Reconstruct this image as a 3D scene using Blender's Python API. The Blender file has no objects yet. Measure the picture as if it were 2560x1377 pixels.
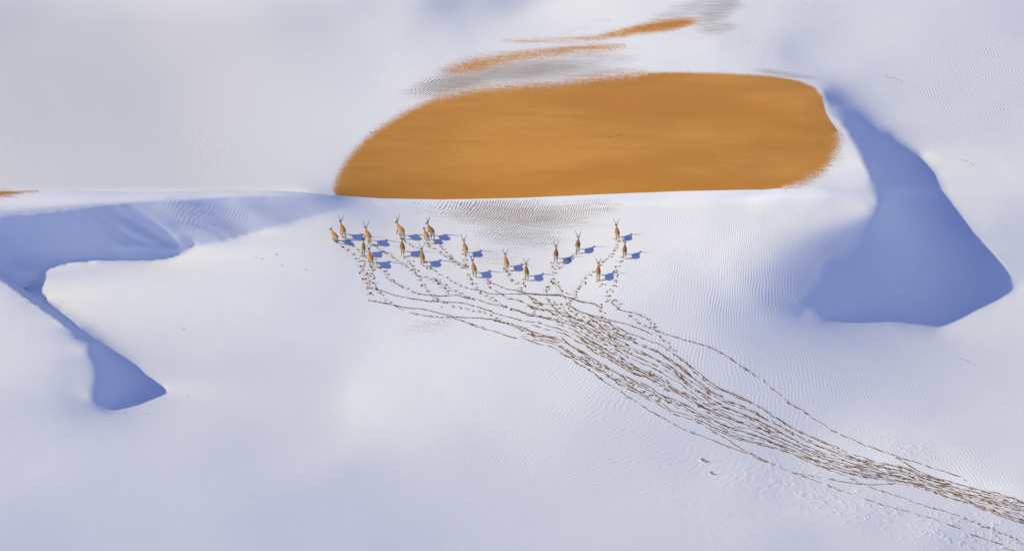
# Herd of chiru antelopes crossing snow-covered sand dunes, seen from a far, high viewpoint.
import bpy, math, random, zlib, base64
import numpy as np
from mathutils import Vector, Matrix

random.seed(7)
rng = np.random.default_rng(7)
scene = bpy.context.scene
col = scene.collection

# ------------------------------------------------------------------ camera, sky, sun, exposure
PITCH = math.radians(22.0)
DIST = 1000.0
K = 31.0                                    # photo pixels per metre at the aim point
PW, PH = 2560.0, 1377.0
SP, CP = math.sin(PITCH), math.cos(PITCH)
cam_pos = np.array([0.0, -DIST * CP, DIST * SP])
cam = bpy.data.cameras.new("camera")
cam.sensor_width = 36.0
cam.lens = 36.0 * (K * DIST) / PW
cam.clip_start, cam.clip_end = 5.0, 60000.0
camo = bpy.data.objects.new("camera", cam)
camo.location = cam_pos.tolist()
camo.rotation_euler = (math.pi / 2 - PITCH, 0, 0)
col.objects.link(camo)
scene.camera = camo

SUN_EL = math.radians(31.65)
SUN_SIDE = 0.03                             # light drifts this much away from the camera per metre to the right
SUN_DIR = Vector((1.0, SUN_SIDE, -math.tan(SUN_EL) * math.sqrt(1 + SUN_SIDE ** 2))).normalized()   # the way the light travels
world = bpy.data.worlds.new("World")
scene.world = world
world.use_nodes = True
nt = world.node_tree
bg = nt.nodes["Background"]
sky = nt.nodes.new("ShaderNodeTexSky")
sky.sky_type = 'NISHITA'
sky.sun_disc = False
sky.sun_elevation = SUN_EL
sky.sun_rotation = math.atan2(-SUN_DIR.x, -SUN_DIR.y)
sky.altitude = 4200.0
sky.air_density = 1.0
sky.dust_density = 0.3
sky.ozone_density = 2.5
tint = nt.nodes.new("ShaderNodeMix"); tint.data_type = 'RGBA'; tint.blend_type = 'MULTIPLY'
tint.inputs[0].default_value = 1.0; tint.inputs[7].default_value = (1.34, 1.12, 1.42, 1)      # the film's cold, violet rendering of a high-altitude sky
nt.links.new(sky.outputs[0], tint.inputs[6]); nt.links.new(tint.outputs[2], bg.inputs[0])
bg.inputs[1].default_value = 0.15
sun = bpy.data.lights.new("sun", 'SUN')
sun.energy = 4.4
sun.angle = math.radians(0.5)
sun.color = (1.0, 0.90, 0.55)
suno = bpy.data.objects.new("sun", sun)
suno.rotation_euler = SUN_DIR.to_track_quat('-Z', 'Y').to_euler()
suno.location = (-400, 0, 300)
col.objects.link(suno)
scene.view_settings.view_transform = 'Standard'
scene.view_settings.look = 'None'
scene.view_settings.exposure = 0.0
scene.view_settings.gamma = 1.0
scene.view_settings.use_curve_mapping = False

# ------------------------------------------------------------------ helpers
def tag(o, label=None, cat=None, group=None, kind=None):
    for k, v in (("label", label), ("category", cat), ("group", group), ("kind", kind)):
        if v: o[k] = v
    return o

def new_mesh(name, verts, faces, mats=(), smooth=False, parent=None, mat_idx=None):
    me = bpy.data.meshes.new(name)
    me.from_pydata([tuple(v) for v in verts], [], [tuple(f) for f in faces])
    for m in mats: me.materials.append(m)
    if mat_idx is not None: me.polygons.foreach_set("material_index", np.asarray(mat_idx, np.int32))
    if smooth: me.polygons.foreach_set("use_smooth", np.ones(len(me.polygons), bool))
    me.update()
    o = bpy.data.objects.new(name, me)
    col.objects.link(o)
    if parent: o.parent = parent
    return o

class NB:
    """small node-building helper"""
    def __init__(s, name, rough=0.8):
        s.m = bpy.data.materials.new(name); s.m.use_nodes = True
        s.t = s.m.node_tree; s.b = s.t.nodes["Principled BSDF"]
        s.b.inputs["Roughness"].default_value = rough
        s.b.inputs["Specular IOR Level"].default_value = 0.15
    def put(s, sock, v):
        if v is None: return
        if hasattr(v, "is_output"): s.t.links.new(v, sock)
        else: sock.default_value = v
    def math(s, op, a, b=None, c=None, clamp=False):
        n = s.t.nodes.new("ShaderNodeMath"); n.operation = op; n.use_clamp = clamp
        s.put(n.inputs[0], a); s.put(n.inputs[1], b)
        if c is not None: s.put(n.inputs[2], c)
        return n.outputs[0]
    def attr(s, name):
        n = s.t.nodes.new("ShaderNodeAttribute"); n.attribute_name = name; return n.outputs["Fac"]
    def coord(s, scale=(1, 1, 1), rot=0.0):
        t = s.t.nodes.new("ShaderNodeTexCoord"); m = s.t.nodes.new("ShaderNodeMapping")
        m.inputs["Scale"].default_value = scale; m.inputs["Rotation"].default_value = (0, 0, rot)
        s.t.links.new(t.outputs["Object"], m.inputs["Vector"]); return m.outputs[0]
    def noise(s, scale, detail=3.0, vec=None, rough=0.55):
        n = s.t.nodes.new("ShaderNodeTexNoise"); n.inputs["Scale"].default_value = scale
        n.inputs["Detail"].default_value = detail; n.inputs["Roughness"].default_value = rough
        if vec is None: vec = s.coord()
        s.t.links.new(vec, n.inputs["Vector"]); return n.outputs[0]
    def mix(s, f, a, b):
        n = s.t.nodes.new("ShaderNodeMix"); n.data_type = 'RGBA'
        s.put(n.inputs[0], f); s.put(n.inputs[6], a); s.put(n.inputs[7], b); return n.outputs[2]
    def sstep(s, x, lo, hi):
        n = s.t.nodes.new("ShaderNodeMapRange"); n.interpolation_type = 'SMOOTHSTEP'
        s.put(n.inputs[0], x); s.put(n.inputs[1], lo); s.put(n.inputs[2], hi); return n.outputs[0]

# ------------------------------------------------------------------ terrain heights
# The dunes are not modelled by hand: control points give how strongly each spot faces the low sun, paired
# points say which crest shades which spot, and a least-squares solve finds the heights that do so.
E = SUN_EL
A_ = -SUN_SIDE
CS = math.tan(E) * math.sqrt(1 + A_ * A_)
M = A_ * SP + CS * CP
# control brightness (u,v,R) region 0=behind crest,1=front
C0=[(2066,268,200),(2076,280,192),(2090,290,176),(2102,302,165),(2072,300,225),(-300,0,203),(0,0,203),(200,100,214),(500,50,225),(800,20,206),(920,8,200),(1120,8,150),(1250,8,165),(1100,60,200),(980,100,228),(1300,88,232),(1420,60,232),(1500,20,234),(1650,15,228),(1900,60,224),(2200,60,216),(2400,100,208),(2560,40,200),(2800,60,205),(1965,128,172),(2020,105,200),(1900,112,220),(1750,112,238),(1840,140,228),(2100,180,224),(1850,106,205),(1850,127,232),(1930,122,200),(1930,145,230),(2050,158,208),(2050,180,228),(2200,194,210),(2200,214,230),(2400,234,208),(2400,254,228),(2545,258,206),(2545,278,226),(960,50,212),(960,72,232),(1100,72,205),(1100,92,236),(1250,90,226),(1250,110,236),(2300,280,226),(2300,310,222),(2500,300,216),(2450,450,218),(2400,400,221),(2560,550,212),(2800,500,212),
(100,300,217),(300,250,216),(600,200,229),(600,350,231),(300,400,222),(100,430,223),(750,300,231),(750,420,232),(815,455,232),(900,300,231),(1000,220,233),(900,150,223),(1000,150,231),(-300,300,228),
(1250,160,232),(1600,130,236),(1750,160,232),(1500,-200,220),(500,-200,226),(2400,-200,205),
(900,420,222),(900,470,222),(1000,350,222),(1100,450,226),(1100,300,222),(1200,400,230),(1300,250,224),(1400,400,230),(1500,300,226),(1700,400,226),(1700,250,224),(1900,400,226),(1900,250,226),(2000,300,226),(2050,350,226),(2000,440,240),(1500,460,228),(2000,225,226),
(2110,420,255),(2140,470,255),(2075,440,253),(2060,460,250),(2105,360,240)]
C1=[(-300,500,240),
(900,515,226),(950,506,236),(915,530,222),(970,504,234),(1000,512,240),(1100,512,250),(1300,510,246),(1500,502,252),(1700,497,253),(1900,490,254),(2020,490,254),(2120,500,250),(2170,515,235),
(930,560,226),(1000,560,232),(1100,560,236),(1300,580,230),(1500,560,243),(1700,560,241),(1850,560,230),(1950,540,228),(2050,550,215),(1800,650,227),(1900,650,210),(1960,720,172),(2110,548,200),(2085,562,188),(2055,592,176),(2020,622,172),(1990,655,168),(1960,690,170),(1930,745,174),(1985,805,178),(2040,822,182),(2100,835,186),(1940,785,182),(1890,800,194),(1990,830,186),(1900,705,192),(1985,600,204),(2035,562,208),(2150,530,200),(2182,505,212),(1860,750,205),(1820,720,218),(1700,750,221),(1600,700,231),(1500,700,240),(1300,700,233),(1200,800,229),(900,650,226),(700,650,226),(600,700,229),(500,680,227),(400,720,226),(200,720,225),(300,800,220),(500,850,216),(800,800,218),(1000,850,229),(1100,880,226),(1400,950,220),(1300,1050,211),(1000,1000,208),(800,950,208),(600,950,205),(700,1000,205),(450,970,210),(428,990,204),(445,945,206),(450,1050,212),(300,1080,212),(100,1060,215),(50,900,221),(50,800,224),(0,750,230),(100,900,219),(180,900,203),(170,980,188),(100,1000,208),(100,1150,211),(300,1200,203),(600,1150,200),(800,1100,205),(900,1200,190),(1200,1150,192),(1300,1250,194),(700,1300,191),(300,1320,196),(100,1320,192),(1000,1330,190),(1500,1200,194),(1600,1050,206),(1700,1200,195),(1800,1150,210),(1900,1250,192),(1700,1330,195),(2000,1350,185),(2200,1300,188),(2400,1350,180),(2100,1150,226),(2300,1180,233),(2500,1222,243),(2400,1195,241),(2200,1150,232),(2500,1262,214),(2300,1225,222),(2150,1215,212),(2540,1310,192),(2300,1262,198),(2420,1300,192),(2050,1260,198),(1800,900,206),(1900,950,197),(1700,850,215),(1900,830,185),
(2560,880,206),(2450,900,204),(2300,1000,199),(2200,900,193),(2100,950,192),(2000,1000,196),(2450,1100,211),(2300,1130,218),(2100,860,188),(2500,820,208),(2300,860,200),
(2450,450,218),(2400,400,221),(2560,600,212),(2800,700,212),(2560,750,210),(2800,1000,206),(2800,1220,236),(2800,1400,195),(-300,1000,220),(-300,1300,205),(-200,720,232),(-300,640,230),
(300,1600,202),(1200,1600,198),(2200,1600,195)]
# semi-lit grazing band
T_L=[(-480,560),(-260,556),(-180,552),(-100,547),(-20,542),(60,537),(130,531),(200,523),(260,516),(310,512),(400,508),(500,500),(600,496),(700,493),(800,495),(850,499),(890,502),(950,511)]
E_L=[(478,618),(600,590),(700,563),(780,541),(840,524),(890,517),(950,512)]
CREST=[(-480,482),(0,478),(80,477),(150,476),(300,480),(450,479),(620,475),(750,480),(830,489),(950,497),(1100,500),(1300,496),(1500,487),(1700,479),(1900,475),(1985,466)]
RIM=[(2052,232),(2066,285),(2098,312),(2120,342),(2140,372),(2160,408),(2174,440)]       # sharp crest of slip face
# casters -> shadow edges
A_R=[(2056,232),(2086,262),(2112,298),(2130,335),(2146,368),(2164,405),(2183,450),(2200,500),(2195,535),(2160,565),(2120,590),(2080,625),(2050,665),(2025,700),(2002,740),(1996,758)]
B_R=[(2058,232),(2110,262),(2150,290),(2215,340),(2300,387),(2345,432),(2362,475),(2440,580),(2520,670),(2548,708),(2545,728),(2500,755),(2440,778),(2390,805),(2350,822),(2290,812),(2220,803),(2150,807),(2100,804),(2060,796),(2020,782)]
A_L=[(-260,556),(-180,552),(-100,547),(-20,542),(60,537),(130,531),(200,523),(260,516),(310,513)]
B_L=[(60,720),(82,705),(88,690),(100,675),(130,664),(170,656),(220,652),(300,653),(370,653),(420,649),(455,637),(478,618),(500,606)]
A_C=[(-200,572),(-100,628),(0,690),(60,733),(120,775),(190,825),(215,850),(232,880),(240,915),(238,960),(228,995)]
B_C=[(60,690),(95,720),(105,738),(120,757),(160,792),(200,825),(250,862),(300,897),(345,925),(385,952),(408,968),(411,977),(390,990),(340,1010),(290,1022),(250,1022)]
LCREST=[(-480,440),(-300,520),(-200,572),(-100,628),(0,690),(60,733),(120,775),(190,825)]
# view slope priors (u,v,g)
G=[(-300,0,.15),(300,100,.1),(300,350,.02),(800,300,.05),(800,100,.2),(1200,30,.15),(1500,60,.15),(2000,40,.2),(2400,100,.2),(2500,300,.1),(1300,300,.02),(1800,300,.0),(1300,440,-.04),(1800,440,-.04),(1000,430,0),(2300,300,.0),(2500,600,0)]
G1=[(300, 500, 0.25), (600, 490, 0.25), (1000, 540, 0.066), (1300, 550, 0.07), (1700, 550, 0.07), (2000, 560, 0.066), (1300, 650, 0.057), (1700, 700, 0.055), (900, 650, 0.044), (1200, 800, 0.072), (600, 700, 0.03), (300, 750, 0.0), (300, 600, 0.03), (500, 900, 0.018), (1000, 950, 0.03), (1700, 900, 0.06), (1400, 1050, 0.03), (1000, 1200, 0.03), (300, 1200, 0.048), (2300, 900, 0.012), (2500, 1000, 0.012), (2300, 1200, 0.048), (2000, 1300, 0.072), (1700, 1200, 0.036), (50, 850, 0.09), (100, 1020, 0.072), (-200, 900, 0.072), (2100, 700, 0.12)]

def polyline(p,step):
    p=np.array(p,float); d=np.hypot(*np.diff(p,axis=0).T); c=np.r_[0,np.cumsum(d)]
    t=np.arange(0,c[-1],step); return np.c_[np.interp(t,c,p[:,0]),np.interp(t,c,p[:,1])]
def idw(pts,U,V,sig,pw=1.0):
    num=np.zeros_like(U); den=np.zeros_like(U)
    for (u,v,b) in pts:
        d2=((U-u)**2+((V-v)*1.6)**2)/sig**2
        w=1.0/(d2+0.14)**1.7
        num+=w*b; den+=w
    return num/den, den
def lin(c):
    c=np.asarray(c)/255.; return np.where(c<.04045,c/12.92,((c+.055)/1.055)**2.4)
AMB,SUN=0.16,1.18
WL=2.4
BAR=None
def r2s(R,g):
    q=np.clip((lin(R)-AMB)/SUN,-.2,.92)
    # (cosE*s/n + sinE)/sqrt(1+s^2+g^2)=q ; iterate
    s=np.zeros_like(q); n=np.sqrt(1+A_*A_)
    for _ in range(30):
        s=(q*np.sqrt(1+s*s+g*g)-np.sin(E))*n/np.cos(E)
        s=np.clip(s,-.9,.8)
    return s

SU=8.0
def cyf(u): return np.interp(u,[p[0] for p in CREST],[p[1] for p in CREST])
def rows(f):
    # row positions w: dense near the crest (485)
    w=[]; x=-320.0
    while x<470: w.append(x); x+= 8 if x<420 else 5
    w+= [484.0]           # behind side of crest
    x=486.0
    while x<1700: w.append(x); x+= (4 if x<560 else 6 if x<700 else 8)
    w=np.array(w)
    if f>1:
        keep=[k for k in range(len(w)) if k%f==0 or w[k] in(484.0,486.0)]
        w=w[keep]
    return w
def build(f):
    u=np.arange(-480,3041,SU*f,dtype=float); w=rows(f)
    W=np.repeat(w[:,None],len(u),1); U=np.repeat(u[None],len(w),0)
    c=cyf(U)-485
    bump=np.exp(-(np.maximum(np.abs(W-485)-10,0)/170.)**2)
    return u,w,U,W+c*bump
def setup(f):
    u,w,U,V=build(f); step=SU*f
    cy=cyf(U); front=(np.repeat(w[:,None],len(u),1)>485)
    ty=np.interp(U,[p[0] for p in T_L],[p[1] for p in T_L])
    ey=np.interp(U,[p[0] for p in E_L],[p[1] for p in E_L])
    w0=np.where(front,0.,1.)
    w0=np.where(U>1900, w0*(1-np.clip((U-1900)/100,0,1))+np.clip((640-V)/300,0,1)*np.clip((U-1900)/100,0,1), w0)
    g0,_=idw(G,U,V,200); g1,_=idw(G1,U,V,200); g=w0*g0+(1-w0)*g1
    b0,_=idw(C0,U,V,80); b1,_=idw(C1,U,V,80); b=w0*b0+(1-w0)*b1
    fs=np.clip((V-cy)/np.maximum(ty-cy,1),0,1.)
    stripb=np.where(fs<.6,222,222-(fs-.6)/.4*80)
    strip=front&(V<ty)&(U<870); b=np.where(strip,stripb,b)
    semi=front&(V>=ty)&(V<ey)&(U<950)&(U>300); b=np.where(semi,130+np.clip((U-480)/400,0,1)*30+np.clip((U-860)/90,0,1)*45,b)
    g=np.where(strip,.28,g)
    s=r2s(b,g)
    wS=np.ones_like(s); wG=np.full_like(s,.20)
    rimz=front*np.clip((U-960)/380,0,1)*np.clip((2080-U)/120,0,1)*np.clip((26-(V-cy))/10,0,1)
    s=s+rimz*(r2s(np.full_like(s,250.),g)-s); wS=wS*(1+.9*rimz)
    wS=np.where(strip,1+5*np.clip((850-U)/200,0,1),wS); wS=np.where(semi,1.2,wS); wG=np.where(strip,.9,np.where(semi,.4,wG))
    pairs=[]; acc=np.zeros_like(U); cnt=np.zeros_like(U); up=np.zeros_like(U)
    for Ac,Bc,kind in ((A_R,B_R,'R'),(A_L,B_L,'L'),(A_C,B_C,'C')):
        bp=polyline(Bc,2.0)
        for (ua,va) in polyline(Ac,3.0):
            ff=(bp[:,1]-va)-M*(bp[:,0]-ua)
            i=np.where((ff[:-1]*ff[1:]<=0)&(bp[:-1,0]>ua+3))[0]
            if len(i)==0: continue
            i=i[np.argmax(bp[i,0])] if kind!='C' else i[np.argmin(bp[i,0])]
            ub,vb=bp[i]
            pairs.append((ua,va,ub,vb,kind))
            n=int((ub-ua)/3)+2
            tt=np.linspace(0,1,n); xx=ua+tt*(ub-ua); yy=va+tt*(vb-va)
            iu=np.round((xx-u[0])/step).astype(int)
            ok=(iu>=0)&(iu<len(u))
            for a,x_,y_,t_ in zip(iu[ok],xx[ok],yy[ok],tt[ok]):
                j=np.argmin(np.abs(V[:,a]-y_)); 
                acc[j,a]+=t_; cnt[j,a]+=1; up[j,a]=max(up[j,a],(kind=='R')*np.clip((470-va)/60,0,1))
    sh=cnt>0; tau=acc/np.maximum(cnt,1)
    for _ in range(3):
        nbs=[(np.roll(tau*sh,s_,a),np.roll(sh,s_,a),np.roll(up,s_,a)) for a in (0,1) for s_ in (1,-1)]
        n=sum(x[1].astype(int) for x in nbs); av=sum(x[0] for x in nbs)/np.maximum(n,1)
        new=(~sh)&(n>=3); tau=np.where(new,av,tau); up=np.where(new,sum(x[2] for x in nbs)/4,up); sh=sh|new
    t=np.where(sh,tau,0)
    prof=np.where(t<.55,-.66-.14*np.minimum(t/.3,1),-.80+(t-.55)/.45*.68)
    s=np.where(sh,prof,s); wS=np.where(sh,np.where(U<520,.9,.3),wS)
    s=np.where(sh&(V<680)&(U<520)&(s<-.5),-.86,s)
    lee=(front&~sh&~semi&~strip)*np.clip((U-60)/60,0,1)*np.clip((860-U)/380,0,1)*np.clip((800-V)/150,0,1)*np.clip((V-560)/40,0,1)
    wS=wS*(1+2*lee); s=s+lee*(np.maximum(s,.02)-s)
    def box(u0,u1,v0,v1,m): return np.clip((U-u0)/m+.5,0,1)*np.clip((u1-U)/m+.5,0,1)*np.clip((V-v0)/m+.5,0,1)*np.clip((v1-V)/m+.5,0,1)
    calm=np.where(sh,0,np.maximum(box(380,820,860,1080,120),box(2330,2480,400,580,60))); wS=wS*(1+1.5*calm)
    pre=np.zeros_like(U)
    for (ua,va) in polyline(A_R,4.0):
        if va<530: continue
        ln=40+130*np.clip((va-545)/80,0,1)
        for dd in np.arange(0,ln,4.0):
            i=int(round((ua-dd-u[0])/step))
            if 0<=i<len(u): j=np.argmin(np.abs(V[:,i]-(va-M*dd*.5))); pre[j,i]=max(pre[j,i],1-dd/ln)
    for _ in range(4): pre=np.where(pre>0,pre,np.max([np.roll(pre,s_,a_) for a_ in (0,1) for s_ in (1,-1)],0)*.985)
    pre=np.where(sh,0,pre); pf=pre**1.6; s=s*(1-pf)+(-.58)*pf; wS=wS*(1+.6*pf)
    wL=np.full_like(s,WL)
    for c,r in ((RIM,.5),(LCREST,.5)):
        for (x,y) in polyline(c,2.0):
            iu=int(round((x-u[0])/step))
            if 0<=iu<len(u):
                iv=np.argmin(np.abs(V[:,iu]-y))
                for di,dj in ((0,0),(1,0),(-1,0),(0,1),(0,-1)):
                    if 0<=iv+di<len(w) and 0<=iu+dj<len(u): wL[iv+di,iu+dj]=min(wL[iv+di,iu+dj],r)
    fade=np.clip((860-U)/100,0,1)
    cr=(np.abs(np.repeat(w[:,None],len(u),1)-485)<1.5)
    wS=np.where(cr,wS*(1-.998*fade),wS); wG=np.where(cr,wG*(1-.99*fade),wG)
    wLv=np.where(cr,wL*(1-.995*fade),wL)
    return u,w,U,V,s,wS,g,wG,wL,wLv,pairs,sh,b
def solve(f,z0=None,iters=600,wP=24.0,su=None):
    u,w,U,V,s,wS,g,wG,wL,wLv,pairs,sh,b=su or setup(f); h=SU*f
    ny,nx=U.shape
    du=lambda z: (lambda d:(d.__setitem__((slice(None),slice(1,-1)),(z[:,2:]-z[:,:-2])/2),d.__setitem__((slice(None),0),z[:,1]-z[:,0]),d.__setitem__((slice(None),-1),z[:,-1]-z[:,-2]),d)[-1])(np.empty_like(z))
    def duT(d):
        z=np.zeros_like(d); z[:,2:]+=d[:,1:-1]/2; z[:,:-2]-=d[:,1:-1]/2; z[:,1]+=d[:,0]; z[:,0]-=d[:,0]; z[:,-1]+=d[:,-1]; z[:,-2]-=d[:,-1]; return z
    dw=lambda z: du(z.T).T
    dwT=lambda z: duT(z.T).T
    Vw=dw(V); Vu=du(V)/h
    if z0 is not None:
        den=1+K*CP*dw(z0)/Vw
        wS=wS/np.clip(den,.3,2); wG=wG/np.clip(den,.2,2)
        zv=dw(z0)/Vw; global BAR; lim=np.where((U<520)&(V>500)&(V<680),-.0292,-.0285)
        if BAR is None or BAR.shape!=zv.shape: BAR=np.zeros(zv.shape)
        BAR=np.where(zv<lim,np.maximum(BAR*2,2.),BAR*.7); BAR=np.where(BAR<.3,0,np.minimum(BAR,12.))
        barr=BAR
    else: barr=np.zeros_like(s); lim=-.0285
    beta=(A_*SP - s*CP)
    cs_=wS; cb=wS*h*(beta-Vu)/Vw     # residual units: height per h px in u
    cg=wG*h/Vw
    rs=s/K*h; gv=-g/(K*(SP+g*CP))*h
    bt=(barr>0)&(gv/h>-.0285*2); wGo=wG; wG=np.where(barr>0,np.sqrt(wG**2+barr**2),wG); gv=np.where(barr>0,(wGo**2*gv+barr**2*(lim*.975)*h)/wG**2,gv); cg=wG*h/Vw
    pa=np.array([(p[0],p[1],p[2],p[3]) for p in pairs])
    def bil(x,y):
        fx=np.clip((x-u[0])/h,0,nx-1.001); i=fx.astype(int); fx=fx-i
        idx=[];wt=[]
        for q in (0,1):
            col=V[:,i+q]    # ny,n
            j=np.clip((col<y[None]).sum(0)-1,0,ny-2); n=np.arange(len(x))
            fy=np.clip((y-col[j,n])/(col[j+1,n]-col[j,n]),0,1); wx=fx if q else 1-fx
            idx+=[j*nx+i+q,(j+1)*nx+i+q]; wt+=[wx*(1-fy),wx*fy]
        return np.stack(idx),np.stack(wt)
    ia,wa=bil(pa[:,0],pa[:,1]); ib,wb=bil(pa[:,2],pa[:,3])
    dz=CS*(pa[:,2]-pa[:,0])/K
    inside=(pa[:,0]>u[0])&(pa[:,2]<u[-1]); wp=wP*inside/(dz*2+1.0)*.7
    c3=wL*.5; c4=wLv*.35; dV=np.diff(V,axis=0); q4=h/dV
    c5=wL*.25*h/Vw
    def luu(z): d=np.zeros_like(z); d[:,1:-1]=z[:,2:]-2*z[:,1:-1]+z[:,:-2]; return d
    def luuT(d): z=np.zeros_like(d); m=d[:,1:-1]; z[:,2:]+=m; z[:,:-2]+=m; z[:,1:-1]-=2*m; return z
    def lvv(z): d=np.zeros_like(z); F=np.diff(z,axis=0)*q4; d[1:-1]=np.diff(F,axis=0); return d
    def lvvT(d):
        m=d[1:-1]; F=np.zeros((ny-1,nx)); F[1:]+=m; F[:-1]-=m; F*=q4; z=np.zeros((ny,nx)); z[1:]+=F; z[:-1]-=F; return z
    def ops(z):
        zu,zw=du(z),dw(z); zf=z.ravel()
        return cs_*zu+cb*zw, cg*zw, c3*luu(z), c4*lvv(z), c5*du(zw), wp*((zf[ia]*wa).sum(0)-(zf[ib]*wb).sum(0))
    def opsT(r):
        r1,r2,r3,r4,r5,r6=r
        z=duT(cs_*r1)+dwT(cb*r1+cg*r2+duT(c5*r5))+luuT(c3*r3)+lvvT(c4*r4)
        zf=z.ravel(); N=zf.size
        for k in range(4): zf=zf+np.bincount(ia[k],wp*r6*wa[k],N)-np.bincount(ib[k],wp*r6*wb[k],N)
        return zf.reshape(ny,nx)
    # data terms scaled by area so resolution independent
    Z=0*U
    rhs=opsT((wS*rs,wG*gv,Z,Z,Z,wp*dz))
    # jacobi preconditioner (approx)
    D=(cs_**2*.5+cb**2*.5+cg**2*.5+6*c3**2+6*(c4*h/np.maximum(Vw,1))**2*1+c5**2*.25)+1e-4
    D=D+0; 
    x=np.zeros_like(U) if z0 is None else z0.copy()
    Af=lambda q: opsT(ops(q))+1e-6*q
    r=rhs-Af(x); y=r/D; p=y.copy(); ry=(r*y).sum()
    for it in range(iters):
        Ap=Af(p); al=ry/(p*Ap).sum(); x+=al*p; r-=al*Ap; y=r/D; rn=(r*y).sum(); p=y+rn/ry*p; ry=rn
    res=ops(x)[5]/np.maximum(wp,1e-9)-dz
    return u,w,U,V,x,(u,w,U,V,*((su or (0,)*13)[4:])) 
def regrid(z,u,w,u2,w2):
    t=np.array([np.interp(u2,u,row) for row in z]); return np.array([np.interp(w2,w,c) for c in t.T]).T

def crest_v(u): return cyf(u)
def solve_dunes():
    zz = None
    for f, it, nl in ((4, 700, 3), (2, 350, 3), (1, 150, 5)):
        su = setup(f); uu, ww = su[0], su[1]
        if zz is not None: zz = regrid(zz, u_, w_, uu, ww)
        for k in range(nl): u_, w_, U_, V_, zz, _ = solve(f, zz, it, su=su)
    return u_, w_, U_, V_, zz
gu, gw, U, V, Z = solve_dunes()
NW, NU = Z.shape
W = np.repeat(gw[:, None], NU, 1)

def ray_point(u, v, z):
    """point at height z on the sight line of a photo position"""
    u = np.asarray(u, float); v = np.asarray(v, float)
    a = (u - PW / 2) / (K * DIST); b = -(v - PH / 2) / (K * DIST)
    dx, dy, dz = a, CP + b * SP, -SP + b * CP
    t = (z - cam_pos[2]) / dz
    return np.stack([cam_pos[0] + dx * t, cam_pos[1] + dy * t, np.broadcast_to(z, t.shape)], -1)
P = ray_point(U, V, Z)                               # world positions of the sheet's vertices

def surf_z(u, v):
    u = np.clip(np.asarray(u, float), gu[0], gu[-1] - 0.01)
    fi = (u - gu[0]) / 8.0; i = fi.astype(int); fx = fi - i
    out = 0
    for q in (0, 1):
        vc = V[:, i + q]; j = np.clip((vc <= v[None]).sum(0) - 1, 0, NW - 2); n = np.arange(len(u))
        fy = np.clip((v - vc[j, n]) / (vc[j + 1, n] - vc[j, n]), 0, 1)
        out = out + (Z[j, i + q] * (1 - fy) + Z[j + 1, i + q] * fy) * (fx if q else 1 - fx)
    return out
def ground(u, v):
    """ground point seen at a photo position"""
    u = np.atleast_1d(np.asarray(u, float)); v = np.atleast_1d(np.asarray(v, float))
    return ray_point(u, v, surf_z(u, v))
def ground_xy(x, y, z):
    """ground height below / above world points that lie close to the ground"""
    x = np.asarray(x, float); y = np.asarray(y, float); z = np.asarray(z, float).copy()
    for _ in range(6):
        d = np.stack([x - cam_pos[0], y - cam_pos[1], z - cam_pos[2]], -1)
        f = d[:, 1] * CP - d[:, 2] * SP; up = d[:, 1] * SP + d[:, 2] * CP
        z = 0.5 * z + 0.5 * surf_z(PW / 2 + K * DIST * d[:, 0] / f, PH / 2 - K * DIST * up / f)
    return z

# ------------------------------------------------------------------ what covers the ground: bare sand, thin snow, ripples
MAIN = [(838,490),(950,498),(1100,500.5),(1300,496.5),(1500,487.5),(1700,479.5),(1900,475),(1960,470),(2000,462),(2032,448),(2060,430),(2080,404),(2094,375),(2101,350),(2095,327),(2078,304),(2065,281),(2056,243),(2037,218),(2000,203),(1940,192),(1880,187),(1800,183),(1700,181),(1600,182),(1500,190),(1400,205),(1300,211),(1220,217),(1150,228),(1080,247),(1020,276),(960,311),(910,350),(870,395),(845,435),(833,470)]
BAND = [(1105,176),(1180,149),(1250,138),(1330,126),(1420,118),(1500,112),(1560,112),(1530,122),(1450,129),(1400,138),(1330,147),(1260,158),(1220,170),(1180,182),(1130,186)]
TOP = [(1255,101),(1330,101),(1420,97),(1490,91),(1550,75),(1600,62),(1660,50),(1720,45),(1752,48),(1730,62),(1690,74),(1650,80),(1590,86),(1565,91),(1530,95),(1470,100),(1400,103),(1320,104)]
WEDGE = [(-300,484),(-60,481),(0,478.5),(60,477.5),(100,476.8),(96,479),(60,482),(30,486),(0,490),(-60,496),(-300,505)]
def sdist(poly, u, v):
    p = np.array(poly, float); q = np.roll(p, -1, 0)
    d2 = np.full(u.shape, 1e18); ins = np.zeros(u.shape, bool)
    for a, b in zip(p, q):
        e = b - a; wx, wy = u - a[0], v - a[1]
        t = np.clip((wx * e[0] + wy * e[1]) / (e @ e), 0, 1)
        d2 = np.minimum(d2, (wx - t * e[0]) ** 2 + (wy - t * e[1]) ** 2)
        c = (a[1] > v) != (b[1] > v)
        xi = (b[0] - a[0]) * (v - a[1]) / (b[1] - a[1] + 1e-12) + a[0]
        ins ^= c & (u < xi)
    return np.where(ins, 1, -1) * np.sqrt(d2)
def blobs(lst):
    out = np.zeros_like(U)
    for (cu, cv, ru, rv, ang, val) in lst:
        a = math.radians(ang); x = (U - cu) * math.cos(a) + (V - cv) * math.sin(a); y = -(U - cu) * math.sin(a) + (V - cv) * math.cos(a)
        out = np.maximum(out, val * np.exp(-((x / ru) ** 2 + (y / rv) ** 2) ** 1.5))
    return out
sd_main, sd_band, sd_top, sd_wedge = (sdist(p, U, V) for p in (MAIN, BAND, TOP, WEDGE))
sd = np.clip(np.maximum.reduce([sd_main, sd_band, sd_top, sd_wedge]), -60, 60)
front = W > 485
crest_near = np.exp(-((V - crest_v(U)) / 12.0) ** 2) * (U < 1960)
rag = np.clip(np.where(sd_main > -60, 0.55, 0.7) + 0.0 * U, 0, 1)
rag = np.where((U > 1985) & (V > 330), 0.9, rag)
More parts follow.
